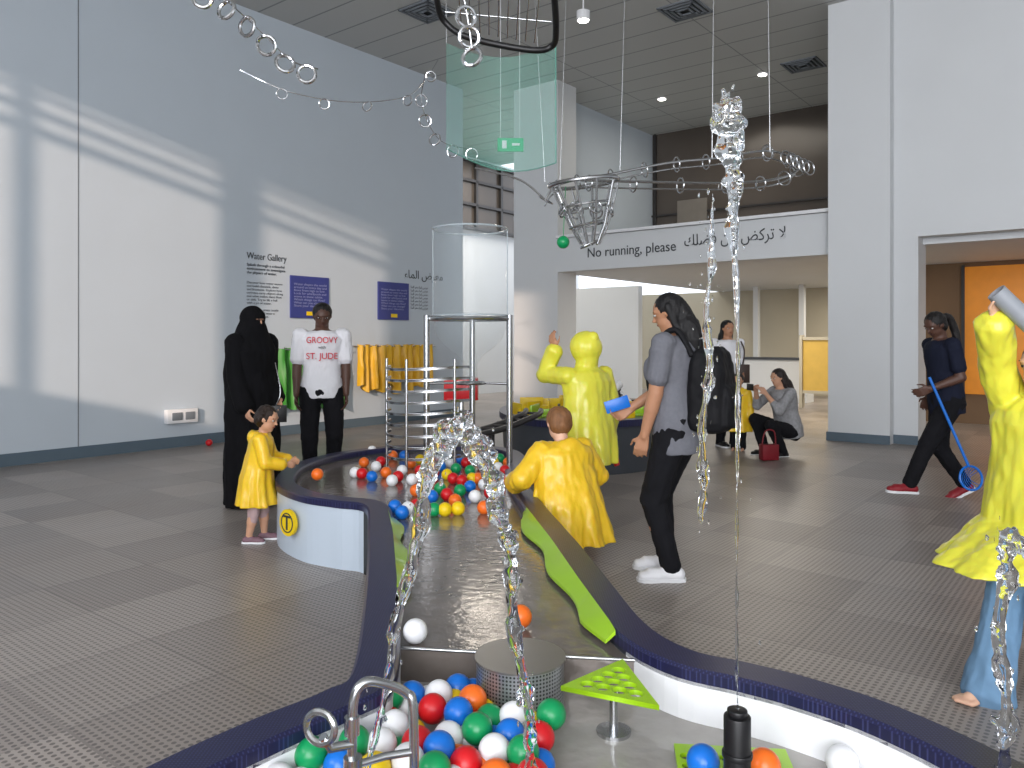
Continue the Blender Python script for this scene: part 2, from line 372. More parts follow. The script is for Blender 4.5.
tb=empty('water_table')
def atz(L,z): return [V((p.x,p.y,z)) for p in L]
c=MB()
c.loft([atz(outer,RT-.045),atz(outer,RT-.01),atz(offs(outer,.01),RT),atz(offs(outer,.125),RT),atz(inner,RT-.01),atz(inner,RT-.05)],0,cap=False); c.build('rim',m_rim,tb)
c=MB(); N=len(outer); o1=offs(outer,.012); 
for i in range(N):
    j=(i+1)%N; mi=0 if (o1[i].y>4.65) else 1
    p,q=o1[i],o1[j]; c.add([(p.x,p.y,.0),(q.x,q.y,.0),(q.x,q.y,RT-.04),(p.x,p.y,RT-.04)],[[0,1,2,3]],mi)
c.build('outer_panel',[m_side,m_black],tb)
c=MB()
for i in range(N):
    j=(i+1)%N; p,q=inner[i],inner[j]; mi=0 if p.y<2.6 else 1
    c.add([(p.x,p.y,.24),(q.x,q.y,.24),(q.x,q.y,RT-.04),(p.x,p.y,RT-.04)],[[0,1,2,3]],mi)
c.build('inner_wall',[m_wht,m_grey],tb)
c=MB(); near=[p for p in offs(outer,.12) if p.y<2.75]; c.add(atz(near,.26),[list(range(len(near)))]); c.build('basin_bed',m_wetw,tb,smooth=False)
far=[p for p in offs(outer,.13) if p.y>2.5]
c=MB(); c.add(atz(far,.365),[list(range(len(far)))])
f0,f1=far[0],far[-1]
c.add([V((f0.x,f0.y,.365)),V((f1.x,f1.y,.365)),V((f1.x,f1.y,.25)),V((f0.x,f0.y,.25))],[[0,1,2,3]]); c.build('channel_bed',m_wet,tb,smooth=False)
c=MB(); c.tube([V((f0.x,f0.y,.37)),V((f1.x,f1.y,.37))],.006); c.build('weir_lip',m_steel,tb)
# liners
TBL={1:[(2.6,.345),(2.7,.337),(3.2,.268),(3.82,.19),(4.63,.07)],-1:[(2.5,-.37),(3.2,-.468),(4.0,-.607),(4.62,-.737)]}
def interp(side,y):
    T_=TBL[side]
    for k in range(len(T_)-1):
        if T_[k][0]<=y<=T_[k+1][0]:
            u=(y-T_[k][0])/(T_[k+1][0]-T_[k][0]); return T_[k][1]*(1-u)+T_[k+1][1]*u
    return T_[0][1] if y<T_[0][0] else T_[-1][1]
def liner(side,y0,y1,w0):
    c=MB(); rings=[]
    for k in range(41):
        y=y0+(y1-y0)*k/40; x=interp(side,y); w=w0+.018*math.sin(k*.42+1)
        w*=min(1,.35+k/6,.35+(40-k)/6)
        rings.append([V((x+side*.004,y,.425)),V((x-side*w,y,.392)),V((x-side*w,y,.38)),V((x+side*.004,y,.41))])
    c.loft(rings); c.build('lime_liner',m_lime,tb)
liner(1,2.62,4.55,.068); liner(-1,3.1,4.5,.05)
c=MB(); c.cyl((.025,2.4,.26),(.025,2.4,.425),.135,0,48); c.cyl((.025,2.4,.425),(.025,2.4,.431),.14,1,48); c.build('perforated_drum',[m_perf,M('drum_lid',(130,126,122),.3,.6)],smooth=True)
A,B,C=V((.14,2.24)),V((.345,2.43)),V((.40,2.12)); hs=[]
for i in range(4):
    for j in range(4-i):
        w=V((1+i*1.0,1+j*1.0,1+(3-i-j)))/6.0; p=A*w.x+B*w.y+C*w.z; hs.append((p.x,p.y,.022))
tp_=empty('perforated_triangle_plate')
plate('plate',[A,C,B],hs,.40,.014,m_lime,tp_)
c=MB(); q=(A+B+C)/3; c.cyl((q.x,q.y,.26),(q.x,q.y,.392),.012); c.cyl((q.x,q.y,.26),(q.x,q.y,.27),.05); c.build('stand',m_steel,tp_)
sq=[(.42,1.93),(.72,1.9),(.75,2.14),(.45,2.17)]
hs=[(.42+.052*i+.035+.005*j,1.96+.048*j-.005*i,.017) for i in range(5) for j in range(4)]
plate('perforated_square_plate',sq,hs,.272,.012,m_lime)
c=MB(); c.cyl((.54,1.87,.26),(.54,1.87,.50),.032,0,28); c.cyl((.54,1.87,.5),(.54,1.87,.515),.024,0,28); c.cyl((.54,1.87,.40),(.54,1.87,.415),.036,0,28)
c.build('fountain_nozzle',m_black,bevel=.003)
# yellow round logo on pond panel
c=MB(); nrm=V((-.64,-.77,0)).normalized(); cc=V((-1.42,4.985,.235)); c.cyl(cc,cc+nrm*.02,.085,0,32)
tt=Z.cross(nrm); c.box(cc+nrm*.023,(.012,.006,.09),0,1,fr=(tt,nrm,Z)); c.box(cc+nrm*.023+Z*.04,(.08,.006,.012),0,1,fr=(tt,nrm,Z)); c.torus(cc+nrm*.022,nrm,.06,.004,1)
c.build('round_logo_badge',[m_yel,m_txt])
# balls
BM=[m_red,m_blue,m_grn,m_orn,m_wht,m_yel]
nb=[(-.157,2.41,1),(-.21,2.34,4),(-.105,2.28,3),(-.293,2.36,1),(-.219,2.25,0),(-.141,2.2,1),(-.054,2.21,2),(.014,2.2,4),(.12,2.19,2),(.084,2.11,0),(.005,2.10,1),(-.084,2.11,2),(-.162,2.11,4),(-.24,2.06,0),(-.178,2.01,1),(-.107,1.98,0),(-.036,2.02,4),(.038,1.99,2),(-.39,2.22,0),(-.314,2.15,4),(-.35,2.3,2),(-.43,2.16,3),(-.334,2.05,4),(-.402,2.04,2),(-.54,2.08,2),(-.61,2.0,3),(-.5,1.98,2),(-.65,1.92,4),(-.42,1.95,1),(-.25,1.95,4),(-.56,1.9,4),(-.33,1.93,5),(-.18,1.91,2),(-.03,1.92,3),(.06,1.9,0)]
c=MB(); 
for i,(x,y,k) in enumerate(nb): c.ball((x-.01,y,.325+.012*((i*7)%3)),.042,k,24,14)
for i in range(60):
    x=random.uniform(-.75,.1); y=random.uniform(1.0,1.86); c.ball((x,y,.30+random.random()*.03),.042,random.randrange(6),16,10)
for i,(x,y,k) in enumerate(nb): 
    if x<.05: c.ball((x+.035,y+.03,.30),.04,(k+i)%6,16,10)
c.build('ball_pit_balls',BM)
c=MB(); c.ball((.49,2.0,.320),.042,1); c.ball((.64,1.98,.320),.042,3); c.ball((.86,2.03,.302),.042,4); c.ball((.03,2.8,.407),.042,3); c.ball((-.33,2.66,.407),.042,4)
pb=[(355,472,4),(362,473,0),(372,476,1),(386,472,3),(393,455,3),(402,470,4),(420,470,0),(430,463,2),(447,474,5),(450,462,4),(459,459,1),(462,480,0),(470,470,2),(475,455,5),(478,478,3),(487,473,1),(498,467,4),(503,480,0),(372,450,4),(404,455,1),(440,488,2),(470,486,1),(500,458,2),(395,506,1),(408,508,4),(417,505,0),(434,509,2),(445,509,5),(458,508,5),(484,507,3),(455,500,3),(508,480,4),(490,452,0),(442,455,4),(381,461,0),(425,480,3),(402,512,1),(392,480,4)]
pb+=[(364,462,3),(376,466,4),(398,476,0),(411,463,3),(412,479,4),(420,459,5),(434,472,0),(441,466,1),(453,478,0),(456,468,2),(466,462,0),(472,478,5),(481,464,0),(484,484,4),(492,478,2),(494,462,5),(505,470,0),(508,462,3),(447,494,0),(475,496,4),(490,492,0),(432,496,1),(460,490,2),(416,490,3)]
for px,py,k in pb:
    y=1.0*780/(py-340)*.995; x=(px-512)/780*y; c.ball((x,y,.402),.042,k,18,10)
c.build('floating_balls',BM)
c=MB(); c.ball((-1.36,5.45,.462),.042,0); c.build('orange_ball',[m_orn])
c=MB(); c.ball((-4.0,10.3,.045),.045,0); c.build('red_ball',m_red)
# pipe frame in foreground
c=MB(); c.tube(crom([(-.355,1.74,.25),(-.357,1.74,.5),(-.352,1.74,.6),(-.33,1.75,.632),(-.29,1.77,.62),(-.245,1.8,.585),(-.228,1.8,.54),(-.225,1.8,.25)],6,False),.011,0,14)
c.cyl((-.355,1.74,.42),(-.355,1.74,.47),.021,0,20); c.cyl((-.357,1.74,.52),(-.357,1.74,.56),.017,0,20)
c.tube([(-.355,1.74,.5),(-.4,1.72,.5),(-.415,1.71,.53)],.011); c.torus((-.42,1.71,.55),(.3,1,0),.035,.008,0); c.tube([(-.355,1.74,.45),(-.29,1.78,.45),(-.226,1.8,.45)],.009)
c.build('steel_pipe_valve',m_steel)
# ------------------------------------------------------------------ tower, rack
tw=empty('acrylic_ball_tower'); c=MB(); tx,ty=-.34,6.3
for x,y in ((-.69,6.3),(-.02,6.25),(-.34,6.68)):
    c.cyl((x,y,.37),(x,y,1.6),.025,0,16); c.cyl((x,y,.37),(x,y,.39),.05,0,16)
c.torus((tx,ty+.05,1.57),Z,.33,.014); c.tube([(-.69,6.3,1.58),(-.02,6.25,1.58)],.014); c.torus((tx,ty+.05,1.05),Z,.12,.012)
for x,y in ((-.69,6.3),(-.02,6.25),(-.34,6.68)): c.tube([(x,y,1.05),(tx+(x-tx)*.35,ty+.05+(y-ty)*.3,1.05)],.01)
c.build('frame',m_steel,tw)
c=MB(); prof=[(.305,2.3),(.305,1.6),(.30,1.5),(.27,1.42),(.2,1.34),(.1,1.27),(.06,1.2),(.06,1.02)]
rs=[c.ring(V((tx,ty+.05,z)),V((1,0,0)),V((0,1,0)),r,r,40) for r,z in prof]+[c.ring(V((tx,ty+.05,z)),V((1,0,0)),V((0,1,0)),r-.006,r-.006,40) for r,z in prof[::-1]]
rs.append(rs[0]); c.loft(rs,0,cap=False); c.torus((tx,ty+.05,2.3),Z,.305,.008,1); c.torus((tx,ty+.05,1.6),Z,.305,.006,1)
for an in (0,math.pi): x_=tx+.303*math.cos(an); c.tube([(x_,ty+.05,1.6),(x_,ty+.05,2.3)],.005,1,6)
c.build('hopper',[m_acr,m_acre],tw)
c=MB()
for k in range(9):
    z=.47+.088*k; r0=.34-.012*k
    pts=[V((-.66+.36*math.cos(t_)*1.0,6.25-.30*math.sin(t_)+.1,z+.01*math.sin(t_*2))) for t_ in [math.pi*.15+math.pi*.95*i/16 for i in range(17)]]
    c.loft([[p+V((0,0,.008)),p+V((0,0,-.008)),p+V((.006,.006,-.008)),p+V((.006,.006,.008))] for p in pts],0); c.tube([p+V((0,0,.01)) for p in pts],.005)
for t_ in (.3,.65,1.0): 
    p=V((-.66+.36*math.cos(math.pi*t_),6.35-.30*math.sin(math.pi*t_),0)); c.cyl(p+Z*.37,p+Z*1.25,.011,0,10)
c.build('curved_steel_rack',m_steel)
# far exhibit table
TC=V((.80,9.3,0))
ft=empty('round_exhibit_table'); L=[TC+V((1.05*math.cos(t_)+.1*math.cos(2*t_),1.35*math.sin(t_),0)) for t_ in [2*math.pi*i/72 for i in range(72)]]
def scl(L,k): return [TC+(p-TC)*k for p in L]
c=MB(); c.loft([atz(scl(L,.94),0),atz(scl(L,.97),.5)]); c.build('cabinet',m_grey,ft)
c=MB(); c.loft([atz(L,.5),atz(L,.57),atz(scl(L,.9),.57),atz(scl(L,.88),.53)]); c.build('top',m_rim,ft)
c=MB(); rnd=random.Random(4)
for i in range(52):
    a1=rnd.uniform(0,6.28); r1=.8*math.sqrt(rnd.random()); x=TC.x+1.0*r1*math.cos(a1); y=TC.y+1.25*r1*math.sin(a1); k=rnd.choice([0,0,0,0,1,2,3])
    s=rnd.uniform(.1,.22); an=rnd.uniform(0,3)
    c.box((x,y,.53+s*.35),(s*1.4,.03,s*.7),an,k); c.box((x,y,.54),(s,.12,.03),an,k)
c.build('dam_blocks',[m_yel,m_lime,m_black,m_red],ft,bevel=.006)
c=MB()
for x,y in ((1.15,9.6),(1.32,9.7),(1.25,9.4)):
    c.cyl((x,y,.53),(x,y,.8),.035,0,20); c.ball((x,y,.84),.06,1); c.torus((x,y,.72),Z,.06,.01,0)
c.tube([(1.15,9.6,.75),(1.32,9.7,.78),(1.5,9.6,.6)],.02,1); c.build('pump_columns',[m_black,m_wht],ft)
c=MB()
for o in (0,.16):
    c.tube(crom([(-.5+o,7.4-o*.4,.5),(-.2+o,7.75-o*.4,.54),(.1+o,8.1,.62),(.15+o,8.4,.64)],6,False),.03)
for k in range(7): 
    t_=k/6; c.tube([(-.36+.42*t_,7.5+.75*t_,.51+.12*t_),(-.24+.5*t_,7.45+.75*t_,.51+.12*t_)],.014)
c.cyl((-.2,7.7,0),(-.2,7.7,.54),.03)
c.build('conveyor_rail',m_frame,ft)
c=MB(); bx=V((-.52,8.0,0))
c.cyl(bx,bx+Z*.9,.03,1,14); c.box(bx+V((0,0,.80)),(.32,.22,.02),0.2,0)
for sx_,sy_,w,d_ in ((-.16,0,.02,.22),(.16,0,.02,.22),(0,-.11,.32,.02),(0,.11,.32,.02)): c.box(bx+V((sx_,sy_,.9)),(w,d_,.22),0,0)
c.cyl(bx,bx+Z*.02,.15,1,20); c.build('red_scoop_box',[m_red,m_steel],bevel=.004)
# ------------------------------------------------------------------ hanging sculpture
def chain(name,pts,Rr,r,step,wire=.004):
    P=crom(pts,14,False); c=MB(); c.tube(P,wire,0,6); acc=0; k=0
    for i in range(1,len(P)):
        acc+=(P[i]-P[i-1]).length
        if acc>=step:
            acc=0; d=(P[i]-P[i-1]).normalized(); k+=1
            n_=(V((math.sin(k*1.3)*.5,-1,.25*math.cos(k*2)))).normalized()
            c.torus(P[i]-Z*Rr*.9,n_,Rr,r,0)
    return c.build(name,m_chrome)
def W(px,py,y): return ((px-512)/780*y,y,1.4-(py-340)/780*y)
chain('hanging_ring_chain',[W(150,-30,4.2),W(215,-5,4.2),W(245,17,4.3),W(268,39,4.4),W(292,61,4.5),W(318,69,4.6)],.05,.011,.13)
chain('hanging_ring_chain',[W(240,70,6),W(290,92,6.1),W(350,102,6.3),W(405,97,6.4),W(425,80,6.5),W(438,60,6.6)],.04,.006,.32)
chain('hanging_ring_chain',[W(425,75,6.4),W(422,105,6.5),W(440,140,6.6),W(475,150,6.7)],.05,.007,.16)
chain('hanging_ring_chain',[W(462,-12,4.0),W(466,8,4.0),W(470,33,4.0),W(472,48,4.0)],.05,.011,.1)
hs_=empty('hanging_ball_track'); c=MB()
P=crom([W(545,200,6.2),W(560,184,6.2),W(612,174,6.3),W(668,163,6.4),W(718,158,6.5),W(770,151,6.7),W(800,165,6.8),W(780,178,6.6),W(728,183,6.4),W(650,182,6.2),W(580,180,6.0)],10,False)
c.tube(P,.011,0,8); c.tube([p+V((0,.12,-.03)) for p in P],.007,0,8)
for i in range(2,len(P),6): c.torus(P[i]+V((0,.06,-.01)),(P[i]-P[i-1]),.06,.006,0,20,6)
for px,py in ((786,158),(792,160),(798,163),(804,166),(809,168),(768,152)): c.torus(W(px,py,6.7),(.5,-1,.1),.06,.007)
for px,py,x2 in ((620,170,632),(560,184,575),(712,158,716),(770,152,765),(545,182,520)): 
    q0=V(W(px,py,6.4)); c.tube([q0,V((q0.x+(x2-px)/780*6.4*.9,6.4,H))],.003,0,6)
P2=crom([W(475,168,6.3),W(520,180,6.2),W(545,200,6.2)],8,False); c.tube(P2,.008,0,8)
c.build('track',m_steel,hs_)
c=MB(); 
for k,(z,rx) in enumerate(((2.63,.27),(2.45,.2),(2.3,.14),(2.15,.07))):
    pts=[V((.56+.05*k/3+rx*math.cos(t_),6.1+rx*.7*math.sin(t_),z+.03*math.cos(t_))) for t_ in [2*math.pi*i/28 for i in range(28)]]
    c.tube(pts,.016 if k==0 else .010,0,8,closed=True)
for i in range(10):
    t_=2*math.pi*i/10; c.tube([(.56+.27*math.cos(t_),6.1+.19*math.sin(t_),2.63),(.6+.15*math.cos(t_),6.1+.1*math.sin(t_),2.3),(.61+.07*math.cos(t_),6.1+.05*math.sin(t_),2.15)],.010,0,8)
for i in range(8): t_=2*math.pi*i/8+.3; c.torus((.58+.2*math.cos(t_),6.1+.14*math.sin(t_),2.42),(math.cos(t_),math.sin(t_),.3),.05,.008)
c.build('basket',m_steel,hs_)
c=MB(); c.ball((.4,6.1,2.165),.05,0); c.tube([(.4,6.1,2.2),(.42,6.1,2.6)],.003,0,6); c.build('green_ball',m_grn,hs_)
c=MB()
pts=crom([W(436,-40,4.0),W(437,0,4.2),W(445,22,4.3),W(470,38,4.3),W(530,50,4.3),W(552,46,4.3),W(556,30,4.2),W(554,-10,4.0),W(552,-45,3.9)],6,False); c.tube(pts,.018,0,10)
for k in range(9): c.tube([W(455+k*11,-40,3.9),W(462+k*9,30+k*1.6,4.3)],.004,1,6)
c.tube([W(445,12,4.25),W(552,22,4.25)],.006,1)
for px_ in (437,552):
    q0=V(W(px_,-42,3.95)); c.tube([q0,V((q0.x,q0.y,H))],.004,1,6)
c.build('hanging_harp_frame',[m_black,m_steel])
m_gacr=M('green_acrylic',(130,195,178),.25,alpha=.16,spec=.15,var=.05,vs=2)
c=MB(); rs=[]
for k in range(13):
    t_=k/12; x=-.42+.7*t_; yy=5.0+.25*math.sin(t_*math.pi); zb=2.62-.1*math.sin(t_*2.0)
    rs.append([V((x,yy,3.3)),V((x,yy-.02,zb)),V((x,yy-.028,zb)),V((x,yy-.008,3.3))])
c.loft(rs)
c.tube([r[2] for r in rs],.004,1,6); c.tube([rs[-1][0],rs[-1][2]],.005,1,6)
c.build('hanging_acrylic_sheet',[m_gacr,M('green_acrylic_edge',(110,170,155),.3,alpha=.6)])
c=MB()
for x in (-.42,.28): c.tube([(x,5,3.3),(x-.02,5.05,H)],.003,0,6)
c.build('acrylic_hanging_wires',m_steel)
c=MB(); c.box((-.02,10.2,3.95),(.34,.04,.17),0,0); c.box((-.1,10.17,3.95),(.06,.01,.1),0,1); c.box((.05,10.17,3.95),(.1,.01,.03),0,1); c.tube([(-.15,10.2,4.03),(-.15,10.2,H)],.004,1,6); c.tube([(.1,10.2,4.03),(.1,10.2,H)],.004,1,6)
c.build('exit_sign',[M('exit_green',(20,150,90),.4,em=.3),m_wht])
# ------------------------------------------------------------------ water jets
def jet(name,pts,rads,seed=0,drops=0,blob=.012):
    P=crom(pts,10,False); n=len(P); c=MB(); rr=[]; rd=random.Random(seed)
    for i in range(n):
        t_=i/(n-1)*(len(rads)-1); k=min(int(t_),len(rads)-2); r=rads[k]*(1-(t_-k))+rads[k+1]*(t_-k)
        rr.append(r*(1+.22*math.sin(i*.9+seed)+.12*math.sin(i*2.3)))
    Q=[p+V((math.sin(i*.35+seed),math.cos(i*.3),0))*rr[i]*.35 for i,p in enumerate(P)]
    c.tube(Q,rr,0,12)
    c.tube([p+V((math.cos(i*.28+seed)*1.1,math.sin(i*.33),0))*rr[i] for i,p in enumerate(P)],[r*.5 for r in rr],0,8)
    for i in range(n):
        if rr[i]>blob and rd.random()<.8:
            d=(P[min(i+1,n-1)]-P[max(i-1,0)]).normalized(); c.cap(P[i]+V((rd.uniform(-1,1),rd.uniform(-1,1),0))*rr[i],P[i]+d*rr[i]*rd.uniform(.5,2)*(1 if i<n-6 else 0)+V((rd.uniform(-1,1),rd.uniform(-1,1),0))*rr[i],rr[i]*.5,rr[i]*.3,n=8)
    for i in range(drops):
        p=P[rd.randrange(n)]; c.ell(p+V((rd.gauss(0,1)*.022,rd.uniform(-1,1)*.03,rd.uniform(-.05,.05))),[rd.uniform(.002,.004)]*2+[rd.uniform(.004,.010)],None,0,8,6)
    c.build(name,m_water,voxel=.003,sm=3,disp=.004,ds=(40,40,14))
jet('water_jet',[(-.335,1.78,.28),(-.328,1.78,.41),(-.293,1.8,.59),(-.263,1.8,.753),(-.224,1.8,.938),(-.189,1.8,1.09),(-.155,1.8,1.175),(-.125,1.8,1.20),(-.092,1.8,1.17),(-.055,1.8,1.09),(-.021,1.8,.984),(-.009,1.8,.892),(.014,1.8,.707),(.037,1.8,.522),(.048,1.8,.41),(.05,1.8,.3)],[.006,.007,.010,.013,.016,.020,.024,.025,.022,.019,.018,.015,.013,.011,.009],1,60,.017)
jet('water_jet',[(.54,1.87,.51),(.54,1.87,1.0),(.539,1.87,1.5),(.53,1.87,1.7),(.524,1.87,1.84),(.52,1.87,1.93),(.518,1.87,1.97)],[.0035,.0035,.006,.013,.021,.028,.014],2,30)
jet('water_jet',[(.49,1.9,1.76),(.485,1.9,1.6),(.475,1.9,1.5),(.478,1.9,1.35),(.468,1.9,1.2),(.465,1.9,1.05),(.46,1.9,.95)],[.003,.008,.005,.011,.007,.011,.003],3,70,.009)
jet('water_jet',[(1.16,1.72,.85),(1.13,1.72,.93),(1.10,1.72,.97),(1.085,1.72,.9),(1.08,1.72,.75),(1.085,1.72,.6),(1.09,1.72,.45),(1.095,1.72,.3)],[.010,.012,.014,.014,.012,.013,.011,.009],4,40)
# ------------------------------------------------------------------ people
def IK(a,b,l1,l2,pole):
    d=b-a; L=min(d.length,(l1+l2)*.998); d.normalize(); b=a+d*L
    x=(l1*l1-l2*l2+L*L)/(2*L); h=math.sqrt(max(l1*l1-x*x,0)); p=pole-d*d.dot(pole); p.normalize()
    return a+d*x+p*h,b
def hand(mb,w,d,n,t,s,curl):
    d=d.normalized(); n=(n-d*d.dot(n)).normalized(); t=(t-d*d.dot(t)-n*n.dot(t)).normalized()
    for i,(L,) in enumerate(((.42,),(.46,),(.43,),(.34,))):
        o=.125*(1.5-i); k=w+d*(.5-.02*abs(i-1))*s+t*(o*s); mb.cap(w+t*(o*.55*s),k,.085*s,.07*s,n=8)
        a=.1; p=k
        for j,q in enumerate((.46,.3,.24)):
            a+=curl; dd=(d*math.cos(a)+n*math.sin(a)+t*(.05*(1.5-i))).normalized(); p2=p+dd*(L*q*s); mb.cap(p,p2,(.054-.004*j)*s,(.05-.004*j)*s,n=8); p=p2
    p=w+d*.12*s+t*.14*s; q=p+(d*.6+t*.7+n*.2).normalized()*.26*s; mb.cap(p,q,.075*s,.06*s,n=8); mb.cap(q,q+(d*.9+t*.2+n*(.3+curl*.5)).normalized()*.22*s,.058*s,.048*s,n=8)
TS_=[(-.14,.070,.056),(-.05,.090,.066),(.05,.094,.068),(.28,.085,.062),(.48,.079,.058),(.7,.093,.066),(.84,.100,.064),(.93,.080,.050),(1.0,.040,.036)]
def lerp3(t):
    if t<=TS_[0][0]: return TS_[0][1:]
    for k in range(len(TS_)-1):
        if TS_[k][0]<=t<=TS_[k+1][0]:
            u=(t-TS_[k][0])/(TS_[k+1][0]-TS_[k][0]); return [TS_[k][i]*(1-u)+TS_[k+1][i]*u for i in (1,2)]
    return TS_[-1][1:]
def person(name,x,y,H_,face,skin,**k):
    H=H_; g=k.get; q=empty(name); root=V((x,y,g('z',0)))
    F=V((math.cos(math.radians(face)),math.sin(math.radians(face)),0)); Lf=V((-F.y,F.x,0))
    def L(p): return root+F*p[0]+Lf*p[1]+Z*p[2]
    bulk=g('bulk',1); B=H*bulk; hh=g('hh',.132)*H; pz=g('pz',.52)*H
    pel=L(g('pel',(0,0,pz))); ln=g('lean',(0,0)); T=(F*ln[0]+Lf*ln[1]+Z).normalized()
    tl=(H-hh*1.12)-pz; N=pel+T*tl
    tw_=math.radians(g('twist',0)); Sd=(Lf*math.cos(tw_)-F*math.sin(tw_)); Sd=(Sd-T*T.dot(Sd)).normalized(); Fd=Sd.cross(T).normalized()
    sh=pel+T*(tl*.9); sw=g('sw',.105)*B; S={'L':sh+Sd*sw,'R':sh-Sd*sw}; HP={'L':pel+Lf*.052*B-Z*.01*H,'R':pel-Lf*.052*B-Z*.01*H}
    hy=math.radians(g('yaw',0)); hf=(F*math.cos(hy)+Lf*math.sin(hy)); pt=math.radians(g('pitch',0)); hu=Z.copy()
    hf,hu=(hf*math.cos(pt)-Z*math.sin(pt)),(Z*math.cos(pt)+hf*math.sin(pt)); hl=hu.cross(hf)
    if g('hup'): hu=(hu+T*.5).normalized(); hf=(hf-hu*hu.dot(hf)).normalized(); hl=hu.cross(hf)
    C=N+(T*.5+hu*.5).normalized()*hh*.60+hf*hh*.08; fr=(hf,hl,hu)
    sk=M('skin_%d_%d_%d'%skin,skin,.5,var=.04,vs=20,sss=.05); vx=g('vx',.008)
    b=MB(); dd=g('deep',1)
    b.loft([b.ring(pel+T*(tl*t),Sd,Fd,w*B,d*B*dd,20) for t,w,d in TS_])
    b.cap(N-T*.03*H,C-hu*hh*.25-hf*hh*.05,.036*B if hh<.14*H else .034*B,.033*B)
    b.ell(C+hu*hh*.1-hf*hh*.03,(.42*hh,.365*hh,.39*hh),fr); b.ell(C-hu*hh*.16+hf*hh*.06,(.31*hh,.285*hh,.33*hh),fr); b.ell(C-hu*hh*.38+hf*hh*.2,(.13*hh,.14*hh,.11*hh),fr)
    b.cap(C+hf*hh*.36+hu*hh*.06,C+hf*hh*.435-hu*hh*.1,.035*hh,.055*hh,n=8); b.ell(C+hf*hh*.33+hu*hh*.13,(.07*hh,.26*hh,.05*hh),fr,0,12,8)
    for s in (1,-1): b.ell(C+hl*(.365*hh*s)-hf*hh*.02,(.07*hh,.03*hh,.11*hh),fr,0,10,8)
    AR={};LG={}
    la,lf_=.172*H,.152*H
    for s,sg in (('L',1),('R',-1)):
        ht=g('h'+s); pole=g('p'+s)
        ht=L(ht) if ht else S[s]+V((0,0,-1))*(.31*H)+Lf*(.05*H*sg)+F*.03*H
        pole=(F*pole[0]+Lf*pole[1]+Z*pole[2]) if pole else (-F+Lf*sg*.4)
        E,Wr=IK(S[s],ht,la,lf_,pole); AR[s]=(S[s],E,Wr)
        b.ball(S[s],.030*B); b.cap(S[s],E,.029*B,.024*B); b.cap(E,E.lerp(Wr,.35),.025*B,.024*B); b.cap(E.lerp(Wr,.3),Wr,.024*B,.015*B)
        hd=g('d'+s); hd=(F*hd[0]+Lf*hd[1]+Z*hd[2]) if hd else (Wr-E).normalized()
        pn=g('n'+s); pn=(F*pn[0]+Lf*pn[1]+Z*pn[2]) if pn else (-Lf*sg+F*.2)
        th=g('t'+s); th=(F*th[0]+Lf*th[1]+Z*th[2]) if th else F+Z*.1
        hand(b,Wr,hd,pn,th,g('hs',.105)*H,g('c'+s,.35))
        hp=HP[s]; ft=g('f'+s) or (0,.06*H/1*sg,.045*H); pole=g('k'+s) or (1,.1*sg,0); pole=F*pole[0]+Lf*pole[1]+Z*pole[2]
        A=L(ft); K,A=IK(hp,A,.245*H,(pz-.01*H-.045*H-.245*H) if pz<.5*H else .238*H,pole); LG[s]=(hp,K,A)
        b.cap(hp,K,.054*B,.035*B); b.cap(K,K.lerp(A,.35),.036*B,.037*B); b.cap(K.lerp(A,.3),A,.037*B,.021*B)
        to=g('toe'+s,0); an=math.radians(face+to); td=V((math.cos(an),math.sin(an),0)); tp=g('tp'+s,0); td=(td-Z*tp).normalized(); LG[s]+=(td,)
        fz=A-Z*.025*H; sd=Z.cross(td).normalized()
        b.cap(fz-td*.022*H,fz+td*.075*H-Z*.004*H,.021*H,.017*H); b.cap(A,fz+td*.06*H,.02*H,.015*H)
        if g('barefoot'):
            for i in range(5): o=(i-2)*.0115*H; st=fz+td*.075*H+sd*o-Z*.008*H; b.cap(st,st+td*(.035-.005*abs(i-(1 if sg<0 else 3)))*H-Z*.002*H,.009*H,.0075*H,n=8)
    b.build('body',sk,q,voxel=vx,sm=2)
    # face details
    c=MB()
    if not g('noface'):
        for s in (1,-1):
            c.ell(C+hf*hh*.325+hl*(.145*hh*s)+hu*hh*.03,(.055*hh,.062*hh,.028*hh),fr,0,12,8); c.ell(C+hf*hh*.36+hl*(.145*hh*s)+hu*hh*.03,(.026*hh,.034*hh,.028*hh),fr,1,12,8)
            c.cap(C+hf*hh*.37+hl*(.07*hh*s)+hu*hh*.135,C+hf*hh*.34+hl*(.23*hh*s)+hu*hh*.13,.016*hh,.012*hh,1,n=8)
        c.ell(C+hf*hh*.345-hu*hh*.235,(.04*hh,.09*hh,.026*hh),fr,2,12,8)
        lc=tuple(int(v_*.78) for v_ in skin)
        c.build('face_features',[M('eye_white',(200,198,194),.4),M('dark_brown_eye',(30,20,16),.3),M('lips_%d'%lc[0],(lc[0],int(lc[1]*.75),int(lc[2]*.78)),.5)],q)
    # hair
    hs=g('hair'); hc=g('hc',(24,20,20))
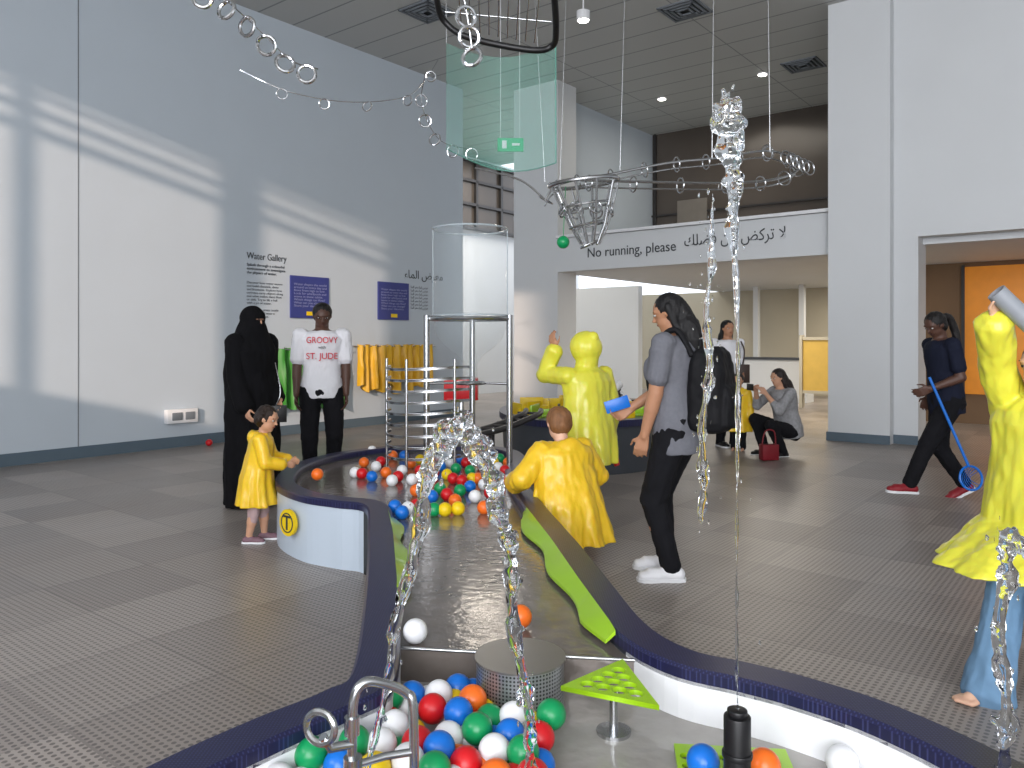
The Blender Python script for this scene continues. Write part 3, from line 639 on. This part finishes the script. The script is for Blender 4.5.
    if hs:
        c=MB(); hm=M('hair_%d_%d_%d'%hc,hc,.5,var=.3,vs=60,bump=.5,bs=220,stretch=(1,1,.3))
        c.ell(C+hu*hh*.15-hf*hh*.075,(.42*hh,.405*hh,.40*hh),fr)
        if hs=='short': c.ell(C-hf*hh*.14+hu*hh*.0,(.31*hh,.385*hh,.36*hh),fr)
        if hs!='short' : c.ell(C-hf*hh*.16-hu*hh*.05,(.3*hh,.38*hh,.36*hh),fr)
        if hs=='curly':
            rd=random.Random(3)
            for i in range(40):
                a1=rd.uniform(0,6.28); e_=rd.uniform(-.7,1.3); dv=(hf*(math.cos(a1)*math.cos(e_))+hl*(math.sin(a1)*math.cos(e_))+hu*math.sin(e_))
                if dv.dot(hf)>.35: continue
                c.ball(C+dv*hh*.42+hu*hh*.06-hf*hh*.05,hh*.1,0,8,6)
        if hs=='long':
            ln_=g('hl',1.2); bk=N-Fd*.055*H
            c.tube(crom([C-hf*hh*.2+hu*hh*.2,C-hf*hh*.34-hu*hh*.2,bk-T*.0*H,bk-T*hh*ln_*.5-Fd*.01*H,bk-T*hh*ln_-Fd*.01*H],4,False),[.3*hh]*6+[.34*hh]*5+[.3*hh,.27*hh,.24*hh,.2*hh,.16*hh,.12*hh],0,14)
            for s in (1,-1): c.cap(C+hl*(.33*hh*s)-hf*.08*hh+hu*.15*hh,C+hl*(.33*hh*s)-hf*.18*hh-hu*.6*hh,.12*hh,.11*hh)
        if hs=='pony': c.tube(crom([C-hf*hh*.35+hu*.1*hh,C-hf*hh*.7-hu*.0*hh,C-hf*hh*.75-hu*.6*hh,C-hf*hh*.6-hu*1.2*hh],4,False),[.1*hh]+[.16*hh]*10+[.12*hh,.05*hh],0,12)
        c.build('hair',hm,q,voxel=.008,sm=2,disp=.004,ds=(70,70,20))
    def coat(mat,hem,hw,hd_,off=(0,0),sl=1.0,slr=1.5,hood=None,folds=9,name='raincoat',up=1.25,dsp=.007,fa=.09):
        c=MB(); rs=[]; n=72
        secs=[(1.02,.05,.045),(.97,.075,.055),(.91,.112,.07),(.8,.118,.08),(.6,.112,.082),(.35,.118,.088),(.1,.13,.1),(-.05,.135,.105)]
        for t,w,d in secs:
            rs.append((pel+T*(tl*t),w*B*up/1.2,d*B*up/1.2))
        last=rs[-1][0]; hc_=L((off[0],off[1],hem))
        hc_=V((hc_.x,hc_.y,hem+root.z))
        for u in (.2,.4,.6,.8,.93,1.0): rs.append((last.lerp(hc_,u),rs[7][1]*(1-u)+hw*u,rs[7][2]*(1-u)+hd_*u))
        out=[]
        for i,(cc,w,d) in enumerate(rs):
            am=.008+fa*max(0,(i-3)/10)
            fn=lambda a_:1+am*math.sin(folds*a_+.5*math.sin(3*a_)+i*.1)+am*.45*math.sin((folds*2+1)*a_+1)
            out.append([cc+Sd*(w*math.cos(a_)*fn(a_))+(Fd if i<8 else F)*(d*math.sin(a_)*fn(a_)) for a_ in [2*math.pi*j/n for j in range(n)]])
        c.loft(out)
        for s in 'LR':
            s0,E,Wr=AR[s]; c.cap(s0-T*.005*H,E,.036*B*slr*.9,.029*B*slr); 
            if sl>0: c.cap(E,E.lerp(Wr,min(sl,.93)),.029*B*slr,.03*B*slr)
        if hood=='up':
            c.ell(C+hu*hh*.08-hf*hh*.10,(.56*hh,.54*hh,.56*hh),fr); c.cap(C-hf*.15*hh-hu*.35*hh,N,.42*hh,.42*hh); c.cap(C-hf*.1*hh+hu*.30*hh,C-hf*.42*hh+hu*.42*hh,.38*hh,.2*hh)
        if hood=='down':
            for j in range(9):
                a_=math.pi*(j/8)*1.3-.45; c.ball(N-T*.01*H+Sd*(.062*H*math.cos(a_))-Fd*(.062*H*math.sin(a_)),.024*H,0,10,8)
            c.ell(N-Fd*.075*H-T*.03*H,(.035*H,.07*H,.05*H),(Fd,Sd,T))
        return c.build(name,mat,q,voxel=vx*1.1,sm=2,disp=dsp,ds=(14,14,6))
    def tee(mat,frac=.62,hem=-.2,inf=.012,up=1.0,slr=1.25,name='t_shirt',bust=0):
        c=MB(); ts=[hem,-.05,.05,.28,.48,.7,.84,.93,.985]; 
        c.loft([c.ring(pel+T*(tl*t),Sd,Fd,lerp3(max(t,-.06))[0]*B*up+inf*(1 if t<.95 else .4),lerp3(max(t,-.06))[1]*B*up*dd+inf*(1 if t<.95 else .4),28) for t in ts])
        if bust:
            for s in (1,-1): c.ell(pel+T*(tl*.62)+Fd*(.05*B)+Sd*(.04*B*s),(.04*B,.042*B,.05*B),(Fd,Sd,T))
        for s in 'LR':
            s0,E,Wr=AR[s]; si=S[s]-Sd*((1 if s=='L' else -1)*.012*B)
            if frac<=1: c.cap(si,s0.lerp(E,.15),.038*B,.037*B); c.cap(s0,s0.lerp(E,frac*.95),.0365*B,.031*B*slr)
            else: c.cap(s0,E,.0375*B,.031*B*slr*.95); c.cap(E,E.lerp(Wr,frac-1),.03*B*slr*.95,.022*B*slr)
        return c.build(name,mat,q,voxel=vx,sm=2,disp=.005,ds=(16,16,9))
    def pants(mat,frac=1.0,ra=.034,up=1.0,name='trousers',flare=0):
        c=MB(); c.loft([c.ring(pel+T*(tl*t),Lf,F,(w*B+.008)*up,(d*B+.008)*up,24) for t,w,d in ((-.16,.07,.06),(-.05,.09,.068),(.05,.093,.068),(.14,.09,.066))])
        for s in 'LR':
            hp,K,A,td=LG[s]; c.cap(hp,K,.059*B*up,.043*B*up)
            if frac>=.5:
                e2=K.lerp(A,min(1,(frac-.5)*2)); c.cap(K,e2,.043*B*up,ra*B*up)
                if flare: c.cap(K.lerp(A,.6),A-Z*.01*H,ra*B,flare*B)
        return c.build(name,mat,q,voxel=vx,sm=2,disp=.007,ds=(18,18,10))
    def shoes(mat,sole,name='shoes'):
        for s in 'LR':
            hp,K,A,td=LG[s]; c=MB(); fz=A-Z*.022*H; sd=td.cross(Z).normalized()
            c.cap(fz-td*.022*H,fz+td*.07*H,.026*H,.024*H,fl=sd,fk=1.1); c.cap(fz+td*.05*H-Z*.004*H,fz+td*.1*H-Z*.006*H,.024*H,.018*H,fl=sd,fk=1.3); c.cap(A,fz,.024*H,.026*H); c.cap(A,fz+td*.04*H,.022*H,.022*H)
            c.build(name+'_upper',mat,q,voxel=.006,sm=2)
            c=MB(); up_=sd.cross(td); b0=fz-up_*(.0225*H if up_.z>0 else -.0225*H)
            prof=[(-.052,.0),(-.045,.02),(-.02,.028),(.03,.024),(.075,.033),(.1,.03),(.118,.016),(.122,0)]
            ring=[(a_,w) for a_,w in prof]+[(a_,-w) for a_,w in prof[::-1][1:-1]]
            uz=up_ if up_.z>0 else -up_
            c.loft([[b0+td*(a_*H)+sd*(w*H)+uz*o for a_,w in ring] for o in (-.002*H,.011*H)]); c.build(name+'_sole',sole,q)
    return dict(e=q,C=C,hh=hh,fr=fr,N=N,T=T,Sd=Sd,Fd=Fd,AR=AR,LG=LG,pel=pel,tl=tl,coat=coat,tee=tee,pants=pants,shoes=shoes,B=B,L=L,F=F,Lf=Lf)
SK1=(196,150,122); SK2=(84,57,46); SK3=(176,128,98); SK4=(220,176,150)
m_blk=M('black_cloth',(15,15,18),.95,var=.2,spec=.2); m_dk=M('black_jeans',(22,22,26),.9,var=.2,spec=.25)
m_wc=M('white_cotton',(226,226,230),.8,var=.03); m_gt=M('heather_grey_cotton',(106,107,114),.85,var=.08,vs=60)
m_nav=M('navy_cotton',(26,30,46),.85,spec=.2); m_jean=M('blue_denim',(108,144,176),.8,var=.15,vs=14)
m_nyl=M('black_nylon',(20,20,23),.7,var=.15,spec=.25)
# abaya woman
p=person('woman_in_abaya',-2.20,6.6,1.68,-30,SK1,hL=(.14,.14,.9),hR=(.12,-.18,.85),vx=.01,toeL=10,toeR=-10)
p['coat'](m_blk,.015,.23,.21,slr=1.7,sl=.9,name='abaya',folds=8,up=1.3,dsp=.008,fa=.07)
c=MB(); C,hh,fr,N,T,Fd,Sd=[p[i] for i in ('C','hh','fr','N','T','Fd','Sd')]; hf,hl,hu=fr
c.ell(C+hu*hh*.1-hf*hh*.06,(.49*hh,.45*hh,.48*hh),fr); c.cap(C-hu*.3*hh,N-T*.05,.4*hh,.6*hh); 
c.loft([c.ring(N+Z*z-Fd*o,Sd,Fd,w,d,24) for z,w,d,o in ((.12,.1,.1,0),(.0,.17,.13,0),(-.12,.23,.17,.0),(-.3,.24,.18,.02),(-.5,.21,.17,.04),(-.7,.2,.15,.05),(-.8,.17,.12,.06))])
c.cap(C+hf*hh*.2-hu*hh*.25,C+hf*hh*.28-hu*hh*1.3,.3*hh,.36*hh); c.build('headscarf_veil',m_blk,p['e'],voxel=.011,sm=3,disp=.008,ds=(14,14,4))
c=MB(); c.ell(C+hf*hh*.36+hu*hh*.04,(.10*hh,.22*hh,.036*hh),fr,0); 
for s in (1,-1): c.ell(C+hf*hh*.43+hl*(.12*hh*s)+hu*hh*.04,(.03*hh,.04*hh,.025*hh),fr,1)
c.build('eye_opening',[M('skin_veil',(150,112,92),.5),m_black],p['e'])
c=MB(); w=p['AR']['L'][2]; c.tube(crom([p['AR']['L'][0]+Z*.04,w+V((.05,-.06,.1)),w+V((.02,-.08,-.05))],6,False),.006,1); c.box(w+V((.02,-.09,-.12)),(.18,.07,.14),.3,0); c.build('handbag',[m_black,m_steel],p['e'],bevel=.015)
# boy
p=person('boy_in_white_t_shirt',-1.84,7.55,1.76,-76,SK2,hL=(.1,.23,.78),hR=(.1,-.24,.8),hair='short',hc=(18,14,14),yaw=4,pitch=20,bulk=1.14)
p['tee'](m_wc,.75,-.12,.014,1.0,slr=1.25); p['pants'](m_dk,up=1.0); p['shoes'](m_black,m_wht)
def onchest(p):
    def f(v):
        hw=.1*p['B']+.03; hd=.066*p['B']+.022; u=max(-.98,min(.98,v.x/hw)); return V((v.x,v.y,hd*math.sqrt(1-u*u)+v.z+.004))
    return f
m_red2=M('red_print',(214,40,60),.6)
for tx_,sz,tz in (('GROOVY',.085,.78),('ST. JUDE',.085,.52)):
    o=p['pel']+p['T']*(p['tl']*tz); text('print',tx_,sz,o,p['Sd'],p['T'],m_red2,p['e'],.004,'CENTER',onchest(p),width=.29)
text('print','with',.04,p['pel']+p['T']*(p['tl']*.69),p['Sd'],p['T'],m_txt,p['e'],.003,'CENTER',onchest(p))
# toddler
p=person('toddler_in_yellow_raincoat',-1.77,5.42,.95,10,SK1,hh=.185,pz=.47,hL=(.22,.06,.55),hR=(.2,-.07,.54),pL=(0,.3,-1),pR=(0,-.3,-1),hair='curly',hc=(40,28,22),lean=(.12,0),pitch=15,yaw=-20,toeR=-10,vx=.007,fL=(.04,.05,.043),fR=(-.05,-.05,.043),bulk=1.1)
p['coat'](m_ry,.26,.16,.14,slr=1.5,sl=.75,hood='down',folds=7,up=1.25,dsp=.005); p['pants'](M('pink_leggings',(176,150,150),.8),.62,.034); p['shoes'](M('mauve_shoe',(120,90,100),.6),m_wht)
# standing hooded kid
p=person('child_in_hooded_raincoat',.55,5.62,1.44,122,SK3,hh=.15,pz=.5,hL=(.17,.17,1.34),pL=(.2,.1,-1),hR=(.05,-.22,.70),hair='short',hc=(30,22,18),lean=(.06,0),pitch=0,yaw=10,barefoot=1,bulk=1.08,fL=(-.06,.08,.065),fR=(.03,-.1,.065),dL=(.2,.3,1),tL=(-1,0,0))
p['coat'](m_rl,.52,.21,.2,slr=1.45,sl=.85,hood='up',folds=8,up=1.3); p['pants'](M('grey_shorts',(90,90,96),.8),.45)
c=MB(); w=p['AR']['R'][2]; c.cyl(w+V((.0,-.03,-.04)),w+V((.04,-.06,-.16)),.03,0,16); c.cyl(w+V((.04,-.06,-.16)),w+V((.06,-.07,-.22)),.032,1,16,.02); c.cyl(w+V((-.02,-.02,.02)),w+V((0,-.03,-.04)),.028,2,16); c.build('toy_scoop',[m_wht,m_red,m_blue],p['e'])
# crouching child
p=person('crouching_child_in_raincoat',.345,4.98,1.28,114,SK4,hh=.165,pz=.5,pel=(-.03,0,.34),lean=(.22,0),hL=(.20,.28,.47),hR=(.24,-.2,.5),fL=(.12,.12,.057),fR=(.14,-.14,.057),kL=(1,.5,1),kR=(1,-.5,1),hair='short',hc=(140,96,60),pitch=16,barefoot=1,hup=1,bulk=1.14)
p['coat'](m_ry,.13,.30,.25,off=(-.03,0),slr=1.7,sl=.8,hood='down',folds=10,up=1.5,dsp=.01,fa=.08)
# woman grey tee
p=person('woman_in_grey_t_shirt',.98,4.62,1.68,148,SK3,hL=(.14,.19,.80),hR=(.28,.03,.99),pR=(-1,-.3,-.5),pL=(-1,.2,0),nR=(.0,1,.2),tR=(0,0,1),cR=.5,hair='long',hl=.75,hc=(16,14,16),pitch=16,yaw=12,fL=(-.0,.1,.075),fR=(.12,-.12,.075),toeL=32,toeR=32,bulk=1.14,lean=(.03,0))
p['tee'](m_gt,.66,-.24,.016,1.04,slr=1.2,bust=1); p['pants'](m_dk,.97,.032); p['shoes'](M('white_sneaker',(232,232,235),.5,var=.02),m_wht,'sneaker')
Lc=p['L']
def rr8(f,l,sf,sl_,z): return [Lc((f+dx*sf,l+dy*sl_,z)) for dx,dy in ((-1,-.6),(-1,.6),(-.85,.87),(-.6,1),(.6,1),(.85,.87),(1,.6),(1,-.6),(.85,-.87),(.6,-1),(-.6,-1),(-.85,-.87))]
c=MB()
c.loft([rr8(-.205,0,a_,b3,z) for z,a_,b3 in ((.87,.07,.10),(.885,.10,.14),(.93,.11,.155),(1.1,.115,.16),(1.26,.105,.155),(1.33,.085,.13),(1.36,.05,.09))])
c.loft([rr8(-.305,0,a_,b3,z) for z,a_,b3 in ((.90,.03,.09),(.92,.05,.125),(1.08,.05,.125),(1.14,.03,.11))])
c.build('backpack',m_nyl,p['e'],voxel=.009,sm=3,disp=.008,ds=(14,14,10))
c=MB()
for sg in (1,-1):
    yy=.115*sg
    c.tube(crom([Lc(q_) for q_ in ((-.13,yy,1.31),(-.04,yy,1.455),(.06,yy,1.40),(.135,yy,1.2),(.06,yy*1.35,1.0),(-.1,yy*1.3,.93))],5,False),.018,0,8)
c.tube(crom([Lc(q_) for q_ in ((-.15,-.04,1.34),(-.15,-.03,1.41),(-.15,.03,1.41),(-.15,.04,1.34))],4,False),.01); c.tube([Lc((-.357,-.1,1.08)),Lc((-.357,.1,1.08))],.004,1,6)
c.build('backpack_straps',[m_nyl,m_steel],p['e'])
c=MB(); w=p['AR']['R'][2]; c.box(w+V((-.09,-.02,.02)),(.15,.012,.075),0,0,fr=(V((.95,0,.3)).normalized(),V((0,1,0)),V((-.3,0,.95)).normalized())); c.build('smartphone',m_blue,p['e'],bevel=.004)
# background woman standing
p=person('woman_in_black_clothes',2.84,10.3,1.66,-75,SK3,hair='long',hc=(16,14,15),hl=1.6,hR=(.12,-.14,.9),hL=(.2,.1,.95),vx=.011,bulk=1.08)
p['tee'](m_wc,1.5,-.15,.012); p['pants'](m_dk); p['shoes'](m_black,m_wht)
c=MB(); T=p['T']; 
c.loft([c.ring(p['pel']+T*(p['tl']*t)-p['Fd']*.02,p['Sd'],p['Fd'],w_,d_,24) for t,w_,d_ in ((-.35,.2,.13),(.1,.18,.135),(.6,.185,.135),(.88,.17,.115),(.97,.09,.08))]); c.build('black_cardigan',m_blk,p['e'],voxel=.012,sm=2)
c=MB(); c.box(p['pel']+V((.16,-.16,.1)),(.16,.08,.24),0,0); c.tube(crom([p['AR']['L'][0]+Z*.05,p['pel']+V((.18,-.16,.4)),p['pel']+V((.16,-.15,.2))],5,False),.01); c.build('shoulder_bag',M('brown_leather',(60,44,38),.5),p['e'],bevel=.01)
# crouching woman
p=person('crouching_woman_with_phone',3.27,9.5,1.6,195,SK1,pel=(-.12,0,.30),lean=(.22,0),hL=(.26,.1,.75),hR=(.3,-.06,.78),fL=(.05,.12,.06),fR=(.14,-.12,.06),kL=(1,.3,1),kR=(1,-.3,1),hair='long',hl=1.3,hc=(34,22,20),pitch=10,vx=.01,pL=(0,.5,-1),pR=(0,-.5,-1),bulk=1.1)
p['tee'](M('patterned_grey_top',(150,150,152),.8,var=.25,vs=30),1.4,-.15,.02,1.1); p['pants'](m_dk,up=1.05); p['shoes'](m_black,m_wht)
c=MB(); w=p['AR']['R'][2]; c.box(w+V((-.08,-.03,.05)),(.012,.15,.08),.2,0); c.build('phone',m_black,p['e'],bevel=.003)
c=MB(); c.box((2.98,9.05,.1),(.2,.1,.18),.2,0); c.tube(crom([(2.9,9.05,.18),(2.94,9.05,.34),(3.04,9.05,.34),(3.06,9.05,.18)],5,False),.008); c.build('red_handbag',M('dark_red_leather',(120,24,34),.4),bevel=.02)
p=person('child_in_yellow_raincoat',2.86,9.85,.98,-120,SK1,hh=.18,pz=.47,hair='short',hc=(30,22,20),vx=.01,bulk=1.1)
p['coat'](m_ry,.25,.16,.14,slr=1.4,hood='down',folds=6); p['pants'](m_dk)
# runner
p=person('youth_in_navy_t_shirt',3.84,6.9,1.66,180,SK2,lean=(.09,0),hL=(.22,.16,.98),hR=(.05,-.2,.88),pL=(-1,.3,-.2),fL=(.36,.02,.085),fR=(-.20,-.06,.11),kL=(1,0,0),kR=(1,0,0),toeL=0,hair='pony',hc=(20,16,16),yaw=15,pitch=28,tpR=.5,tpL=-.05,bulk=1.1)
p['tee'](m_nav,.7,-.2,.014,slr=1.2); p['pants'](m_dk,.97,.034,1.03); p['shoes'](M('red_sneaker',(140,30,40),.5),m_wht,'sneaker')
c=MB(); w=p['AR']['L'][2]; a0=w+V((-.03,-.03,.1)); a1=a0+V((.28,-.1,-.75)); c.tube([a0,a1],.012,0)
c.torus(a1+V((.02,0,-.1)),(.1,-1,.2),.1,.01,0); 
for i in range(7): x_=-.08+.026*i; c.tube(crom([a1+V((.02+x_,0,-.1+math.sqrt(max(0,.01-x_*x_)))),a1+V((.02+x_*.6,.1,-.12)),a1+V((.02+x_,0,-.1-math.sqrt(max(0,.01-x_*x_))))],4,False),.003,0,5)
c.build('blue_fishing_net',m_blue,p['e'])
# girl right
p=person('girl_in_yellow_raincoat',2.12,3.08,1.40,200,SK4,hh=.15,pz=.5,hR=(.28,-.02,1.54),pR=(.6,-1,0),hL=(.18,.22,.8),lean=(.02,0),barefoot=1,fR=(.26,-.05,.062),fL=(.0,.12,.062),hair='long',hc=(120,84,56),hl=1,dR=(.0,.2,1),nR=(0,1,0),tR=(1,0,0),cR=.6,bulk=1.1,vx=.007)
p['coat'](m_rl,.52,.29,.34,off=(.13,0),slr=1.6,sl=.8,folds=9,up=1.45,hood='down',dsp=.011,fa=.06); p['pants'](m_jean,.98,.048,1.15,flare=.070,name='flared_jeans')
c=MB(); w=p['AR']['R'][2]; d_=V((.62,-.1,-.65)).normalized(); a0=w+V((-.02,-.04,.1)); 
rs=[]; x_=d_.orthogonal().normalized(); y_=d_.cross(x_)
for r_,t_ in ((.036,0),(.036,.34),(.031,.34),(.031,0)): rs.append(c.ring(a0+d_*t_,x_,y_,r_,r_,24))
rs.append(rs[0]); c.loft(rs,0,cap=False); c.build('grey_plastic_tube',M('grey_tube',(140,144,150),.4),p['e'])
# ------------------------------------------------------------------ lights
w=bpy.data.worlds.new('World'); sc.world=w; w.use_nodes=True
w.node_tree.nodes['Background'].inputs[0].default_value=(.84,.90,1,1); w.node_tree.nodes['Background'].inputs[1].default_value=2.3
def light(name,kind,loc,direction,energy,col,**k):
    l=bpy.data.lights.new(name,kind); l.energy=energy; l.color=col
    for a_,v in k.items(): setattr(l,a_,v)
    o=bpy.data.objects.new(name,l); sc.collection.objects.link(o); o.location=loc; o.rotation_euler=V(direction).to_track_quat('-Z','Y').to_euler(); return o
s=(E1-E2*.6-Z*.232)
light('evening_sun','SPOT',R(-5,-3.7,4.6)-s*55,s,215000,(1,.78,.62),spot_size=math.radians(6.4),spot_blend=.25,shadow_soft_size=.38)
light('window_daylight','AREA',R(-4.8,3.6,3.0),E1+Z*.12,1020,(.97,.97,1),shape='RECTANGLE',size=7.6,size_y=5.4)
light('window_daylight_high','AREA',R(-4.8,-4,4.4),E1,170,(.97,.97,1),shape='RECTANGLE',size=4.8,size_y=2.6)
for i,(a_,b2,zz,en) in enumerate(((14.5,-5.5,2.66,110),(18,-4,2.66,120),(14,1,2.66,60),(14,-11.5,5.9,170),(14,-6,5.95,50))):
    light('interior_fill_light','AREA',R(a_,b2,zz),-Z,en,(1,.92,.80),shape='SQUARE',size=2.0)  # fill lamps added to brighten the spaces beyond, no fittings modelled
cam=bpy.data.cameras.new('Camera'); co=bpy.data.objects.new('Camera',cam); sc.collection.objects.link(co)
co.location=(0,0,1.4); co.rotation_euler=(math.pi/2,0,0); cam.sensor_width=36; cam.lens=780/1024*36; cam.shift_y=-44/1024; cam.clip_start=.05
sc.camera=co
sc.view_settings.view_transform='Standard'
